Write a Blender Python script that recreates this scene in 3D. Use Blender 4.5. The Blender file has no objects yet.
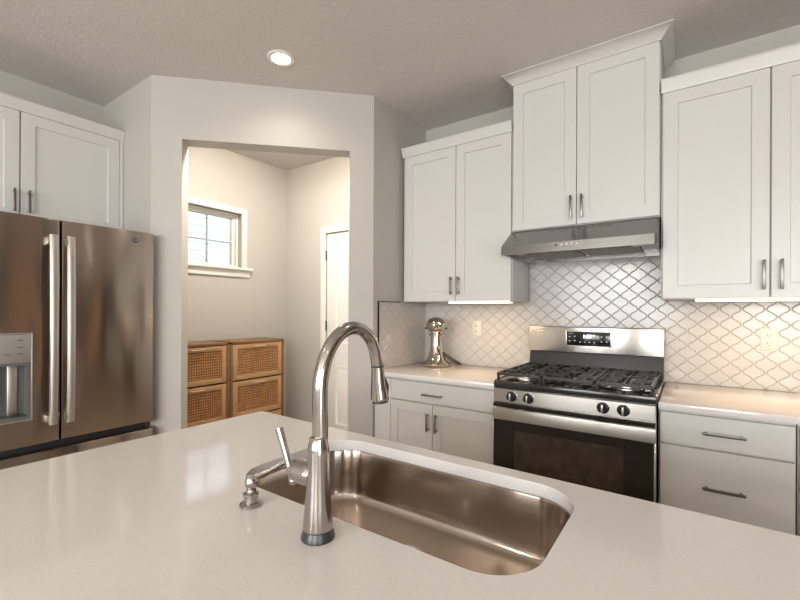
import bpy, bmesh, math, random
from mathutils import Vector, Matrix
random.seed(7)
S = bpy.context.scene
COL = S.collection
PI = math.pi
R = math.radians

# ------------------------------------------------------------------ camera
YAW, F_PX, HOR, EYE, ROLL = 34.924, 416.7, 311.0, 1.3102, 0.2388
cam_d = bpy.data.cameras.new('camera')
cam = bpy.data.objects.new('camera', cam_d)
COL.objects.link(cam)
cam_d.sensor_width = 36.0
cam_d.lens = F_PX / 800 * 36
cam_d.shift_y = (HOR - 300) / 800
cam_d.clip_start = 0.05
cam.matrix_world = (Matrix.Translation((0, 0, EYE)) @ Matrix.Rotation(R(YAW), 4, 'Z')
                    @ Matrix.Rotation(R(90), 4, 'X') @ Matrix.Rotation(R(ROLL), 4, 'Z'))
S.camera = cam

# ------------------------------------------------------------------ world, big lights, exposure
w = bpy.data.worlds.new('world'); S.world = w; w.use_nodes = True
bg = w.node_tree.nodes['Background']
bg.inputs[0].default_value = (0.90, 0.95, 1.0, 1); bg.inputs[1].default_value = 1.9

def area(name, loc, rot, sx, sy, power, col):
    d = bpy.data.lights.new(name, 'AREA'); d.shape = 'RECTANGLE'; d.size = sx; d.size_y = sy
    d.energy = power; d.color = col
    o = bpy.data.objects.new(name, d); COL.objects.link(o); o.location = loc; o.rotation_euler = rot
    return o
DAY = (0.985, 0.995, 1.0)
area('daylight_rear_window_a', (-1.3, -4.32, 1.55), (R(90), 0, 0), 2.2, 1.4, 95, DAY)
area('daylight_rear_window_b', (1.7, -4.32, 1.55), (R(90), 0, 0), 2.0, 1.4, 95, DAY)
area('added_patio_daylight', (3.34, -1.9, 1.1), (0, R(90), 0), 2.0, 1.8, 60, DAY)  # added side light, placed at the unseen patio door

S.view_settings.view_transform = 'Standard'; S.view_settings.look = 'None'
S.view_settings.gamma = 1.0; S.view_settings.use_curve_mapping = False
S.view_settings.exposure = 0.35
try:
    S.cycles.max_bounces = 10; S.cycles.diffuse_bounces = 6; S.cycles.glossy_bounces = 6
    S.cycles.caustics_reflective = False; S.cycles.caustics_refractive = False
    S.cycles.sample_clamp_indirect = 4.0
    S.cycles.use_denoising = True
except Exception: pass

# ------------------------------------------------------------------ materials
def mat(name, col, rough=0.5, metal=0.0, **k):
    m = bpy.data.materials.new(name); m.use_nodes = True
    b = m.node_tree.nodes['Principled BSDF']
    b.inputs['Base Color'].default_value = (*col, 1)
    b.inputs['Roughness'].default_value = rough
    b.inputs['Metallic'].default_value = metal
    for kk, v in k.items():
        b.inputs[kk.replace('_', ' ')].default_value = v
    return m
def nd(m, t, **k):
    n = m.node_tree.nodes.new(t)
    for kk, v in k.items(): setattr(n, kk, v)
    return n
def ln(m, a, b): m.node_tree.links.new(a, b)
def bsdf(m): return m.node_tree.nodes['Principled BSDF']
def coords(m, scale=(1, 1, 1)):
    tc = nd(m, 'ShaderNodeTexCoord'); mp = nd(m, 'ShaderNodeMapping'); mp.inputs['Scale'].default_value = scale
    ln(m, tc.outputs['Object'], mp.inputs['Vector']); return mp.outputs['Vector']
def noise(m, vec, scale, detail=3, rough=0.5):
    n = nd(m, 'ShaderNodeTexNoise'); n.inputs['Scale'].default_value = scale
    n.inputs['Detail'].default_value = detail; n.inputs['Roughness'].default_value = rough
    ln(m, vec, n.inputs['Vector']); return n.outputs['Fac']
def bump(m, fac, strength=0.2, dist=0.002, prev=None):
    b = nd(m, 'ShaderNodeBump'); b.inputs['Strength'].default_value = strength; b.inputs['Distance'].default_value = dist
    ln(m, fac, b.inputs['Height'])
    if prev is not None: ln(m, prev, b.inputs['Normal'])
    ln(m, b.outputs['Normal'], bsdf(m).inputs['Normal']); return b.outputs['Normal']
def ramp(m, fac, stops, to='Base Color'):
    r = nd(m, 'ShaderNodeValToRGB'); e = r.color_ramp.elements
    e[0].position, e[0].color = stops[0][0], (*stops[0][1], 1)
    e[1].position, e[1].color = stops[-1][0], (*stops[-1][1], 1)
    for p, c in stops[1:-1]:
        x = e.new(p); x.color = (*c, 1)
    ln(m, fac, r.inputs['Fac'])
    if to: ln(m, r.outputs['Color'], bsdf(m).inputs[to])
    return r.outputs['Color']

M = {}
def wallpaint(name, col):
    m = mat(name, col, 0.75); bump(m, noise(m, coords(m), 160, 4), 0.25, 0.002); return m
M['wall'] = wallpaint('wall_paint', (0.46, 0.44, 0.41))
M['pantry_wall'] = M['wall']
m = M['ceiling'] = mat('ceiling_texture', (0.62, 0.60, 0.575), 0.9)
v = coords(m); a_ = noise(m, v, 75, 6, 0.65)
rr = ramp(m, a_, [(0.42, (0, 0, 0)), (0.62, (1, 1, 1))], None)
bump(m, rr, 0.42, 0.003)
M['trim'] = mat('white_trim', (0.74, 0.73, 0.69), 0.4)
M['cab'] = mat('cabinet_white', (0.585, 0.58, 0.56), 0.32)
bump(M['cab'], noise(M['cab'], coords(M['cab']), 30, 2), 0.05, 0.001)
M['cab_in'] = mat('cabinet_shadow_gap', (0.30, 0.29, 0.27), 0.6)
m = M['quartz'] = mat('quartz', (0.60, 0.56, 0.52), 0.09)
v = coords(m)
ramp(m, noise(m, v, 260, 2, 0.6), [(0.28, (0.58, 0.555, 0.535)), (0.42, (0.645, 0.615, 0.595)), (0.60, (0.655, 0.625, 0.605)), (0.75, (0.69, 0.665, 0.645))])
bsdf(m).inputs['IOR'].default_value = 1.5
def steel(name, col, rough, scale=(1, 1, 260), aniso=0.5, wob=0.0, st=0.08):
    m = mat(name, col, rough, 1.0); b = bsdf(m)
    if scale is None: f = noise(m, coords(m), 0.01, 0)
    else: f = noise(m, coords(m, scale), 3, 3)
    mr = nd(m, 'ShaderNodeMapRange'); mr.inputs['To Min'].default_value = rough * 0.8; mr.inputs['To Max'].default_value = rough * 1.25
    ln(m, f, mr.inputs['Value']); ln(m, mr.outputs['Result'], b.inputs['Roughness'])
    if aniso:
        b.inputs['Anisotropic'].default_value = aniso
        cx = nd(m, 'ShaderNodeCombineXYZ'); cx.inputs[0].default_value = 0.05; cx.inputs[2].default_value = 1.0
        ln(m, cx.outputs[0], b.inputs['Tangent'])
    n = bump(m, f, st, 0.0004)
    if wob: bump(m, noise(m, coords(m, (1, 1, 0.35)), 3.2, 1), wob, 0.02, n)
    return m
M['fridge'] = steel('fridge_stainless', (0.43, 0.37, 0.325), 0.19, None, 0.90, 0.75, 0.0)
M['steel'] = steel('stainless', (0.60, 0.575, 0.54), 0.24, (6, 1, 260), 0.85, 0, 0.02)
M['steel_dark'] = steel('stainless_hood', (0.27, 0.265, 0.25), 0.24, (6, 1, 260), 0.7, 0, 0.015)
M['filter'] = mat('filter_mesh', (0.22, 0.20, 0.18), 0.4, 1.0)
M['sink'] = steel('sink_stainless', (0.52, 0.455, 0.40), 0.18, (10, 10, 200), 0.80, 0.6, 0.02)
M['nickel'] = steel('brushed_nickel', (0.44, 0.415, 0.39), 0.17, (60, 60, 60), 0, 0, 0.02)
M['chrome'] = mat('polished_chrome', (0.58, 0.53, 0.47), 0.07, 1.0)
M['handle'] = mat('cabinet_pull_metal', (0.20, 0.185, 0.17), 0.32, 1.0)
M['fr_handle'] = mat('fridge_handle_metal', (0.66, 0.64, 0.61), 0.36, 1.0)
M['black'] = mat('black_enamel', (0.018, 0.018, 0.020), 0.18)
M['iron'] = mat('cast_iron', (0.014, 0.012, 0.011), 0.36, Specular_IOR_Level=0.3)
M['burner'] = mat('burner_metal', (0.55, 0.54, 0.52), 0.35, 1.0)
M['rubber'] = mat('dark_plastic', (0.03, 0.032, 0.036), 0.3)
M['glass_black'] = mat('oven_glass', (0.020, 0.016, 0.013), 0.06)
m = M['oven_win'] = mat('oven_window', (0.06, 0.045, 0.035), 0.10)
ramp(m, noise(m, coords(m), 26, 2), [(0.3, (0.035, 0.026, 0.020)), (0.7, (0.065, 0.048, 0.036))])  # brown mottling paints in a reflection of the floor
M['disp'] = mat('display_black', (0.012, 0.012, 0.013), 0.12)
def emis(name, col, s):
    m = mat(name, (0.8, 0.8, 0.8), 0.5); b = bsdf(m)
    b.inputs['Emission Color'].default_value = (*col, 1); b.inputs['Emission Strength'].default_value = s; return m
M['digit'] = emis('display_digits', (0.95, 1.0, 1.0), 3.0)
M['mark'] = mat('printed_marks', (0.55, 0.55, 0.53), 0.5)
M['mark_dark'] = mat('printed_marks_dark', (0.08, 0.075, 0.07), 0.5)
M['led'] = emis('led_strip_warm', (1.0, 0.82, 0.60), 4.0)
M['lens'] = emis('downlight_lens', (1.0, 0.93, 0.82), 14.0)
M['tile'] = mat('glazed_tile', (0.49, 0.475, 0.455), 0.17, Specular_IOR_Level=0.5)
bump(M['tile'], noise(M['tile'], coords(M['tile']), 22, 1), 0.04, 0.003)
M['grout'] = mat('grout', (0.27, 0.25, 0.23), 0.85)
M['edge'] = mat('tile_edge_metal', (0.06, 0.052, 0.045), 0.35, 1.0)
M['plate'] = mat('outlet_plastic', (0.60, 0.58, 0.545), 0.35)
m = M['wood'] = mat('oak_case', (0.40, 0.22, 0.105), 0.5)
ramp(m, noise(m, coords(m, (3, 3, 40)), 4, 4), [(0.3, (0.13, 0.062, 0.027)), (0.7, (0.25, 0.13, 0.06))])
M['pull_w'] = mat('pale_wood_pull', (0.62, 0.44, 0.27), 0.45)
m = M['wood_h'] = mat('oak_drawer', (0.45, 0.27, 0.13), 0.5)
ramp(m, noise(m, coords(m, (3, 3, 60)), 4, 4), [(0.3, (0.36, 0.20, 0.095)), (0.7, (0.50, 0.30, 0.15))])
# woven rattan: two crossing wave sets
m = M['rattan'] = mat('woven_rattan', (0.45, 0.22, 0.08), 0.6)
v = coords(m)
wa = nd(m, 'ShaderNodeTexWave'); wa.wave_type = 'BANDS'; wa.bands_direction = 'Y'; wa.inputs['Scale'].default_value = 17; wa.inputs['Distortion'].default_value = 2.5; wa.inputs['Detail'].default_value = 2
wb = nd(m, 'ShaderNodeTexWave'); wb.wave_type = 'BANDS'; wb.bands_direction = 'Z'; wb.inputs['Scale'].default_value = 15; wb.inputs['Distortion'].default_value = 2.5; wb.inputs['Detail'].default_value = 2
ln(m, v, wa.inputs['Vector']); ln(m, v, wb.inputs['Vector'])
mm = nd(m, 'ShaderNodeMath', operation='MULTIPLY'); ln(m, wa.outputs['Fac'], mm.inputs[0]); ln(m, wb.outputs['Fac'], mm.inputs[1])
ad = nd(m, 'ShaderNodeMath', operation='ADD'); ln(m, mm.outputs[0], ad.inputs[0])
nn = noise(m, v, 25, 3); n2 = nd(m, 'ShaderNodeMath', operation='MULTIPLY'); ln(m, nn, n2.inputs[0]); n2.inputs[1].default_value = 0.6
ln(m, n2.outputs[0], ad.inputs[1])
ramp(m, ad.outputs[0], [(0.28, (0.17, 0.075, 0.025)), (0.55, (0.32, 0.145, 0.048)), (1.05 - .05, (0.50, 0.26, 0.10))])
bump(m, mm.outputs[0], 0.7, 0.004)
m = M['floor'] = mat('plank_floor', (0.25, 0.15, 0.09), 0.35)
bt = nd(m, 'ShaderNodeTexBrick'); ln(m, coords(m, (1, 1, 1)), bt.inputs['Vector'])
bt.inputs['Scale'].default_value = 1.0; bt.inputs['Brick Width'].default_value = 1.3; bt.inputs['Row Height'].default_value = 0.15
bt.inputs['Mortar Size'].default_value = 0.003
bt.inputs['Color1'].default_value = (0.42, 0.33, 0.25, 1); bt.inputs['Color2'].default_value = (0.34, 0.265, 0.20, 1); bt.inputs['Mortar'].default_value = (0.05, 0.03, 0.02, 1)
ln(m, bt.outputs['Color'], bsdf(m).inputs['Base Color'])
m = M['door_wood'] = mat('streak_door_wood', (0.40, 0.19, 0.08), 0.4)
ramp(m, noise(m, coords(m, (20, 20, 1.5)), 3, 4), [(0.3, (0.60, 0.36, 0.21)), (0.7, (0.78, 0.50, 0.31))])  # bright orange, picked for warm streaks in the fridge steel
M['siding'] = mat('vinyl_siding', (0.78, 0.80, 0.82), 0.5)
M['grass'] = mat('lawn', (0.10, 0.16, 0.05), 0.9)
M['brass'] = mat('hinge_metal', (0.16, 0.14, 0.12), 0.35, 1.0)
# thin clear pane
m = M['pane'] = bpy.data.materials.new('window_glass'); m.use_nodes = True
m.node_tree.nodes.remove(bsdf(m)); out = m.node_tree.nodes['Material Output']
tr = nd(m, 'ShaderNodeBsdfTransparent'); gl = nd(m, 'ShaderNodeBsdfGlossy'); gl.inputs['Roughness'].default_value = 0.02
fr = nd(m, 'ShaderNodeFresnel'); fr.inputs['IOR'].default_value = 1.45; mx = nd(m, 'ShaderNodeMixShader')
ln(m, fr.outputs[0], mx.inputs[0]); ln(m, tr.outputs[0], mx.inputs[1]); ln(m, gl.outputs[0], mx.inputs[2]); ln(m, mx.outputs[0], out.inputs[0])

# ------------------------------------------------------------------ helpers
WL = {}   # world location of every container
def smooth_by_angle(me, ang=40):
    bm = bmesh.new(); bm.from_mesh(me)
    for f in bm.faces: f.smooth = True
    for e in bm.edges:
        if len(e.link_faces) == 2 and e.calc_face_angle(0) > R(ang): e.smooth = False
        elif len(e.link_faces) != 2: e.smooth = False
    bm.to_mesh(me); bm.free()
def obj(name, bm, m, parent=None, loc=None, smooth=40):
    base = WL[parent.name] if parent is not None else (Vector(loc) if loc is not None else Vector((0, 0, 0)))
    bmesh.ops.recalc_face_normals(bm, faces=bm.faces)
    bmesh.ops.translate(bm, verts=bm.verts, vec=-base)
    me = bpy.data.meshes.new(name); bm.to_mesh(me); bm.free()
    if smooth: smooth_by_angle(me, smooth)
    me.materials.append(m)
    o = bpy.data.objects.new(name, me); COL.objects.link(o)
    if parent is not None: o.parent = parent
    else: o.location = base
    WL[o.name] = base
    return o
def thing(name, label, cat, loc, group=None):
    o = bpy.data.objects.new(name, None); COL.objects.link(o); o.location = loc
    o.empty_display_size = 0.05
    o['label'] = label; o['category'] = cat
    if group: o['group'] = group
    WL[o.name] = Vector(loc); return o
def tag(o, label, cat, group=None):
    o['label'] = label; o['category'] = cat
    if group: o['group'] = group
    return o
def struct(name, bm, m, parent=None, smooth=40):
    o = obj(name, bm, m, parent, smooth=smooth)
    if parent is None: o['kind'] = 'structure'
    return o
def FY(y): return lambda u, o, v: Vector((u, y - o, v))       # faces -y (range wall)
def FX(x): return lambda u, o, v: Vector((x + o, u, v))       # faces +x (fridge wall)
def FXn(x): return lambda u, o, v: Vector((x - o, u, v))      # faces -x
def FYp(y): return lambda u, o, v: Vector((u, y + o, v))      # faces +y
W = lambda u, o, v: Vector((u, o, v))
def box(bm, F, u0, u1, o0, o1, v0, v1, bev=0.0, seg=2):
    vs = [bm.verts.new(F(u, o, v)) for u in (u0, u1) for o in (o0, o1) for v in (v0, v1)]
    fs = [bm.faces.new([vs[i] for i in q]) for q in ((0, 1, 3, 2), (4, 6, 7, 5), (0, 4, 5, 1), (2, 3, 7, 6), (0, 2, 6, 4), (1, 5, 7, 3))]
    if bev:
        es = list({e for f in fs for e in f.edges})
        bmesh.ops.bevel(bm, geom=es, offset=bev, segments=seg, affect='EDGES', profile=0.5, clamp_overlap=True)
def loft(bm, loops, cap0=True, cap1=True, closed=True):
    rows = [[bm.verts.new(p) for p in l] for l in loops]
    n = len(rows[0])
    for a, b in zip(rows, rows[1:]):
        for i in range(n if closed else n - 1):
            j = (i + 1) % n
            bm.faces.new((a[i], a[j], b[j], b[i]))
    if cap0: bm.faces.new(rows[0])
    if cap1: bm.faces.new(rows[-1][::-1])
    return rows
def rings(bm, F, u0, u1, v0, v1, prof):
    loft(bm, [[F(u0 + d, o, v0 + d), F(u1 - d, o, v0 + d), F(u1 - d, o, v1 - d), F(u0 + d, o, v1 - d)] for d, o in prof])
def slab(bm, F, u0, u1, v0, v1, o0, t, r=0.002):
    rings(bm, F, u0, u1, v0, v1, [(0, o0), (0, o0 + t - r), (r * .3, o0 + t - r * .3), (r, o0 + t)])
def shaker(bm, F, u0, u1, v0, v1, o0, t=0.02, stile=0.062):
    rings(bm, F, u0, u1, v0, v1, [(0, o0), (0, o0 + t - .0015), (.0015, o0 + t), (stile, o0 + t), (stile + .003, o0 + t - .008)])
def frame_from(d):
    d = d.normalized(); a = Vector((0, 0, 1)) if abs(d.z) < .9 else Vector((1, 0, 0))
    x = d.cross(a).normalized(); y = d.cross(x).normalized(); return x, y
def tube(bm, pts, rad, n=16, cap=True, squash=1.0):
    pts = [Vector(p) for p in pts]
    if not hasattr(rad, '__len__'): rad = [rad] * len(pts)
    loops = []; px = None
    for i, p in enumerate(pts):
        d = (pts[min(i + 1, len(pts) - 1)] - pts[max(i - 1, 0)]).normalized()
        if px is None: x, y = frame_from(d)
        else:
            x = (px - d * px.dot(d)).normalized(); y = d.cross(x).normalized()
        px = x
        loops.append([p + (x * math.cos(2 * PI * k / n) + y * math.sin(2 * PI * k / n) * squash) * rad[i] for k in range(n)])
    loft(bm, loops, cap, cap)
def cyl(bm, a, b, r, n=20, r2=None): tube(bm, [a, b], [r, r if r2 is None else r2], n)
def lathe(bm, prof, c, n=32, axis='Z'):
    loops = []
    for r, h in prof:
        l = []
        for k in range(n):
            a = 2 * PI * k / n; p = (r * math.cos(a), r * math.sin(a), h)
            if axis == 'X': p = (h, p[0], p[1])
            elif axis == 'Y': p = (p[0], h, p[1])
            elif axis == '-Y': p = (p[0], -h, p[1])
            l.append(Vector(c) + Vector(p))
        loops.append(l)
    loft(bm, loops)
def ball(bm, c, rx, ry=None, rz=None, rot=None, seg=24):
    ry = ry or rx; rz = rz or rx
    mtx = Matrix.Translation(c) @ (rot or Matrix.Identity(4)) @ Matrix.Diagonal((rx, ry, rz, 1))
    bmesh.ops.create_uvsphere(bm, u_segments=seg, v_segments=seg // 2, radius=1, matrix=mtx)
def catmull(pts, k=6):
    P = [Vector(p) for p in pts]; P = [P[0] * 2 - P[1]] + P + [P[-1] * 2 - P[-2]]; out = []
    for i in range(1, len(P) - 2):
        for j in range(k):
            t = j / k; a, b, c, d = P[i - 1:i + 3]
            out.append(0.5 * ((2 * b) + (c - a) * t + (2 * a - 5 * b + 4 * c - d) * t * t + (3 * b - a - 3 * c + d) * t ** 3))
    out.append(P[-2]); return out
def prism(bm, pts, z0, z1):
    loft(bm, [[Vector((x, y, z0)) for x, y in pts], [Vector((x, y, z1)) for x, y in pts]])
def text(s, size, F, u, v, o, m, parent, name, depth=0.0006):
    c = bpy.data.curves.new(name, 'FONT'); c.body = s; c.size = size; c.extrude = depth; c.align_x = 'CENTER'; c.align_y = 'CENTER'
    t = bpy.data.objects.new(name + '_tmp', c); COL.objects.link(t)
    dg = bpy.context.evaluated_depsgraph_get(); me = bpy.data.meshes.new_from_object(t.evaluated_get(dg))
    bpy.data.objects.remove(t); bpy.data.curves.remove(c)
    bm = bmesh.new(); bm.from_mesh(me); bpy.data.meshes.remove(me)
    for vv in bm.verts: vv.co = F(u + vv.co.x, o + vv.co.z, v + vv.co.y)
    return obj(name, bm, m, parent, smooth=None)
B = bmesh.new

# ------------------------------------------------------------------ room dimensions (from the photo's perspective)
CEIL = 2.743
XL, YB = -3.40, 2.833            # fridge wall, range wall
XA, YA = -2.700, 1.2105          # pantry wall, its left corner
XR_, YR = -1.7367, 2.1735        # pantry wall, its right corner
XE, YE = 3.2, -4.2               # far walls behind the camera
T = 0.12

bm = B(); box(bm, W, XL - .2, XE + .2, YE - .2, YB + .2, -0.1, 0); struct('floor', bm, M['floor'])
bm = B(); box(bm, W, XL - .2, XE + .2, YE - .2, YB + .2, CEIL, CEIL + .1); struct('ceiling', bm, M['ceiling'])
def wall_with_holes(name, F, u0, u1, holes, t=0.15, top=CEIL):
    bm = B(); us = u0
    for h0, h1, z0, z1 in sorted(holes):
        box(bm, F, us, h0, 0, t, 0, top)
        if z0 > 0: box(bm, F, h0, h1, 0, t, 0, z0)
        box(bm, F, h0, h1, 0, t, z1, top); us = h1
    box(bm, F, us, u1, 0, t, 0, top)
    return struct(name, bm, M['wall'], smooth=None)
WY0, WY1, WZ0, WZ1 = 1.745, 2.310, 1.70, 2.195     # pantry window hole
wall_with_holes('wall_left', lambda u, o, v: Vector((XL - o, u, v)), YE - .15, YB + .15, [(WY0, WY1, WZ0, WZ1)])
wall_with_holes('wall_back', lambda u, o, v: Vector((u, YB + o, v)), XL, XE, [(-2.83, -2.05, 0, 2.04)])
wall_with_holes('wall_rear', lambda u, o, v: Vector((u, YE - o, v)), XL, XE, [(-2.4, -.2, .85, 2.25), (.7, 2.7, .85, 2.25)])
M['taupe'] = wallpaint('brown_reflected_paint', (0.13, 0.095, 0.07))  # unseen wall coloured brown so the fridge reflects a dark backdrop
wall_r = wall_with_holes('wall_right', lambda u, o, v: Vector((XE + o, u, v)), YE - .15, YB + .15, [(-2.9, -.9, 0.03, 2.1)])
wall_r.data.materials[0] = M['taupe']
# pantry wall at 45 degrees with its cased-free opening
K0, K1, OZ = 0.124, 0.851, 2.365
A_ = Vector((XA, YA)); D_ = Vector((1, 1)) ; N_ = Vector((-1, 1)).normalized() * T
def P2(k, inner=0): q = A_ + D_ * k + N_ * inner; return (q.x, q.y)
KE = XR_ - XA
bm = B()
prism(bm, [P2(0), P2(K0), P2(K0, 1), P2(0.05, 1)], 0, CEIL)
prism(bm, [P2(K1), P2(KE), P2(KE - .05, 1), P2(K1, 1)], 0, CEIL)
prism(bm, [P2(K0), P2(K1), P2(K1, 1), P2(K0, 1)], OZ, CEIL)
struct('wall_pantry', bm, M['wall'], smooth=None)
bm = B(); prism(bm, [(XL, YA), (XA, YA), P2(0.05, 1), (XL, YA + T)], 0, CEIL); struct('wall_fridge_side', bm, M['wall'], smooth=None)
bm = B(); prism(bm, [(XR_, YR), (XR_, YB), (XR_ - T, YB), P2(KE - .05, 1)], 0, CEIL); struct('wall_counter_side', bm, M['wall'], smooth=None)

# baseboards
def baseb(name, F, u0, u1):
    bm = B(); rings(bm, F, u0, u1, 0.0, 0.11, [(0, 0.0), (0, .011), (.003, .014)]); struct(name, bm, M['trim'])
baseb('baseboard_left', FX(XL), YA + T + .01, YB)
baseb('baseboard_rear', FYp(YE), XL, XE)
baseb('baseboard_right', FXn(XE), -.85, YB)

# pantry window: casing, sash, muntins, stool and apron
Fw = FX(XL)
bm = B()
cw = 0.05
for u0, u1, v0, v1 in ((WY0 - cw, WY0, WZ0, WZ1 + cw), (WY1, WY1 + cw, WZ0, WZ1 + cw), (WY0, WY1, WZ1, WZ1 + cw)):
    box(bm, Fw, u0, u1, 0.0, 0.018, v0, v1, 0.003)
win = struct('window_1', bm, M['trim'])
bm = B(); box(bm, Fw, WY0 - .10, WY1 + .10, -0.03, 0.045, WZ0 - .024, WZ0, 0.004)
obj('window_sill', bm, M['trim'], win)
bm = B(); box(bm, Fw, WY0 - .085, WY1 + .085, 0.0, 0.016, WZ0 - .085, WZ0 - .024, 0.003); obj('window_apron', bm, M['trim'], win)
bm = B()
def ringbox(bm, F, u0, u1, v0, v1, w_, o0, o1, bev=.002):
    box(bm, F, u0, u0 + w_, o0, o1, v0, v1, bev); box(bm, F, u1 - w_, u1, o0, o1, v0, v1, bev)
    box(bm, F, u0 + w_, u1 - w_, o0, o1, v0, v0 + w_, bev); box(bm, F, u0 + w_, u1 - w_, o0, o1, v1 - w_, v1, bev)
ringbox(bm, Fw, WY0, WY1, WZ0, WZ1, 0.022, -0.12, -0.05)
ringbox(bm, Fw, WY0 + .020, WY1 - .020, WZ0 + .002, WZ1 - .014, 0.028, -0.115, -0.075)
obj('window_frame', bm, M['trim'], win)
GY0, GY1, GZ0, GZ1 = WY0 + .048, WY1 - .048, WZ0 + .012, WZ1 - .040
bm = B(); box(bm, Fw, GY0 - .01, GY1 + .01, -.100, -.096, GZ0 - .0, GZ1 + .01); obj('pane', bm, M['pane'], win)
M['muntin'] = mat('muntin_grey', (0.30, 0.33, 0.34), 0.5)
bm = B(); yc = (GY0 + GY1) / 2; zc = 1.930
box(bm, Fw, yc - .007, yc + .007, -.095, -.085, GZ0, GZ1); box(bm, Fw, GY0, GY1, -.094, -.086, zc - .007, zc + .007)
obj('muntin', bm, M['muntin'], win)

# pantry door (four panels), casing and hinges
Fd = FY(YB)
bm = B()
for u0, u1, v0, v1 in ((-2.89, -2.83, 0, 2.10), (-2.05, -1.99, 0, 2.10), (-2.83, -2.05, 2.04, 2.10)):
    box(bm, Fd, u0, u1, 0.0, 0.017, v0, v1, 0.003)
dr = struct('door_1', bm, M['trim'])
bm = B()
dx0, dx1 = -2.825, -2.055
box(bm, Fd, dx0, dx1, -.045, -.006, 0.01, 2.035, .002)
for pu0, pu1 in ((dx0 + .115, dx0 + .345), (dx1 - .345, dx1 - .115)):
    for pv0, pv1 in ((.25, .80), (1.0, 1.885)):
        rings(bm, Fd, pu0, pu1, pv0, pv1, [(0, -.0065), (0.0, -.001), (.010, -.001), (.016, -.0055), (.030, -.0055), (.045, -.001)])
obj('door_leaf', bm, M['trim'], dr)
for hz in (1.83, 1.17, .28):
    bm = B(); cyl(bm, (dx0 - .002, YB - .006, hz - .045), (dx0 - .002, YB - .006, hz + .045), .008, 10); obj('hinge', bm, M['brass'], dr)

# rear windows; the patio door and wood doors are added for light and reflections
def big_window(name, F, u0, u1, v0, v1, n):
    bm = B(); ringbox(bm, F, u0 - .07, u1 + .07, v0 - .07, v1 + .07, .07, 0, .02); o = struct(name, bm, M['trim'])
    bm = B(); ringbox(bm, F, u0, u1, v0, v1, .05, -.09, -.03)
    for k in range(1, n): uu = u0 + (u1 - u0) * k / n; box(bm, F, uu - .03, uu + .03, -.085, -.035, v0 + .05, v1 - .05)
    obj('window_frame', bm, M['trim'], o)
big_window('window_2', FYp(YE), -2.4, -.2, .85, 2.25, 2)
big_window('window_3', FYp(YE), .7, 2.7, .85, 2.25, 2)
big_window('added_patio_door', FXn(XE), -2.9, -.9, .10, 2.03, 2)  # unseen patio door, added to throw pale light on the fridge
for n_, y0, dw in (('added_door_2', .25, .8), ('added_door_3', 1.85, .48)):  # unseen wood doors, added as warm streaks for the fridge to reflect
    bm = B(); F = FXn(XE)
    rings(bm, F, y0, y0 + dw, 0.01, 2.05, [(0, .0), (0, .03), (.002, .032), (.11, .032), (.12, .024)])
    d_ = struct(n_, bm, M['door_wood'])
    bm = B(); ball(bm, F(y0 + .07, .07, .95), .028); cyl(bm, F(y0 + .07, .025, .95), F(y0 + .07, .06, .95), .012); obj('door_handle', bm, M['brass'], d_)

# outside the pantry window
bm = B()
n = 26
for k in range(n):
    z0 = -.3 + k * .125
    vs = [(-6.0, z0), (-5.965, z0), (-5.99, z0 + .125)]
    loft(bm, [[Vector((x, y, z)) for x, z in vs + [(-6.0, z0 + .125)]] for y in (-1.5, 7.0)])
nh = thing('neighbor_house', 'white lap-sided house wall seen through the small pantry window', 'house', (-6, 2.7, 0))
obj('siding', bm, M['siding'], nh, smooth=None)
bm = B(); box(bm, W, -9.5, XL - .2, -5, 9, -.35, -.3); o = struct('ground', bm, M['grass'])

# ------------------------------------------------------------------ cabinets
def pull_v(F, u, v0, v1, o, parent, name='handle', w_=.0055):
    bm = B(); box(bm, F, u - w_, u + w_, o + .022, o + .031, v0, v1, .0015)
    for v in (v0 + .014, v1 - .014): box(bm, F, u - .004, u + .004, o, o + .024, v - .004, v + .004)
    return obj(name, bm, M['handle'], parent)
def pull_h(F, u0, u1, v, o, parent, w_=.0055):
    bm = B(); box(bm, F, u0, u1, o + .022, o + .031, v - w_, v + w_, .0015)
    for u in (u0 + .014, u1 - .014): box(bm, F, u - .004, u + .004, o, o + .024, v - .004, v + .004)
    return obj('handle', bm, M['handle'], parent)
UY = 2.48        # upper door face plane
UB, UT = 1.375, 2.415
def crown(bm, F, u0, u1, o, z0, z1, out, left=True, right=True, back=.30):
    # profile swept round the front and the free ends, mitred
    prof = [(0, z0 - .0), (.004, z0), (.006, z0 + (z1 - z0) * .12), (out * .9, z0 + (z1 - z0) * .88), (out, z0 + (z1 - z0) * .9), (out, z1), (0, z1)]
    L = lambda d: u0 - (d if left else 0); Rr = lambda d: u1 + (d if right else 0)
    path = [lambda d: (L(d), -back if left else 0), lambda d: (L(d), d), lambda d: (Rr(d), d), lambda d: (Rr(d), -back)]
    if not left: path = path[1:]
    if not right: path = path[:-1]
    loft(bm, [[F(p(d)[0], o + p(d)[1], z) for d, z in prof] for p in path])
def upper(label, F, depth, u0, u1, v0, v1, doors, pulls, group, door_o, ctop, cout, cl, cr, loc, v_door0=None):
    c = thing('wall_cabinet', label, 'cabinet', loc, group)
    bm = B(); box(bm, F, u0, u1, -depth, door_o - .0205, v0, v1, .001); obj('body', bm, M['cab'], c)
    for i, (a, b) in enumerate(doors):
        bm = B(); shaker(bm, F, a, b, (v_door0 or v0 + .004), v1 - .004, door_o - .02); d = obj('door', bm, M['cab'], c)
        pu, p0, p1 = pulls[i]; pull_v(F, pu, p0, p1, door_o, d)
    bm = B(); crown(bm, F, u0, u1, door_o - .004, v1 - .002, ctop, cout, cl, cr, depth * .97)
    box(bm, F, u0 + .002, u1 - .002, -depth, door_o - .004, v1, ctop - .004)
    obj('crown_molding', bm, M['cab'], c)
    return c
FU = FY(UY + .0)
GU = None
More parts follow.
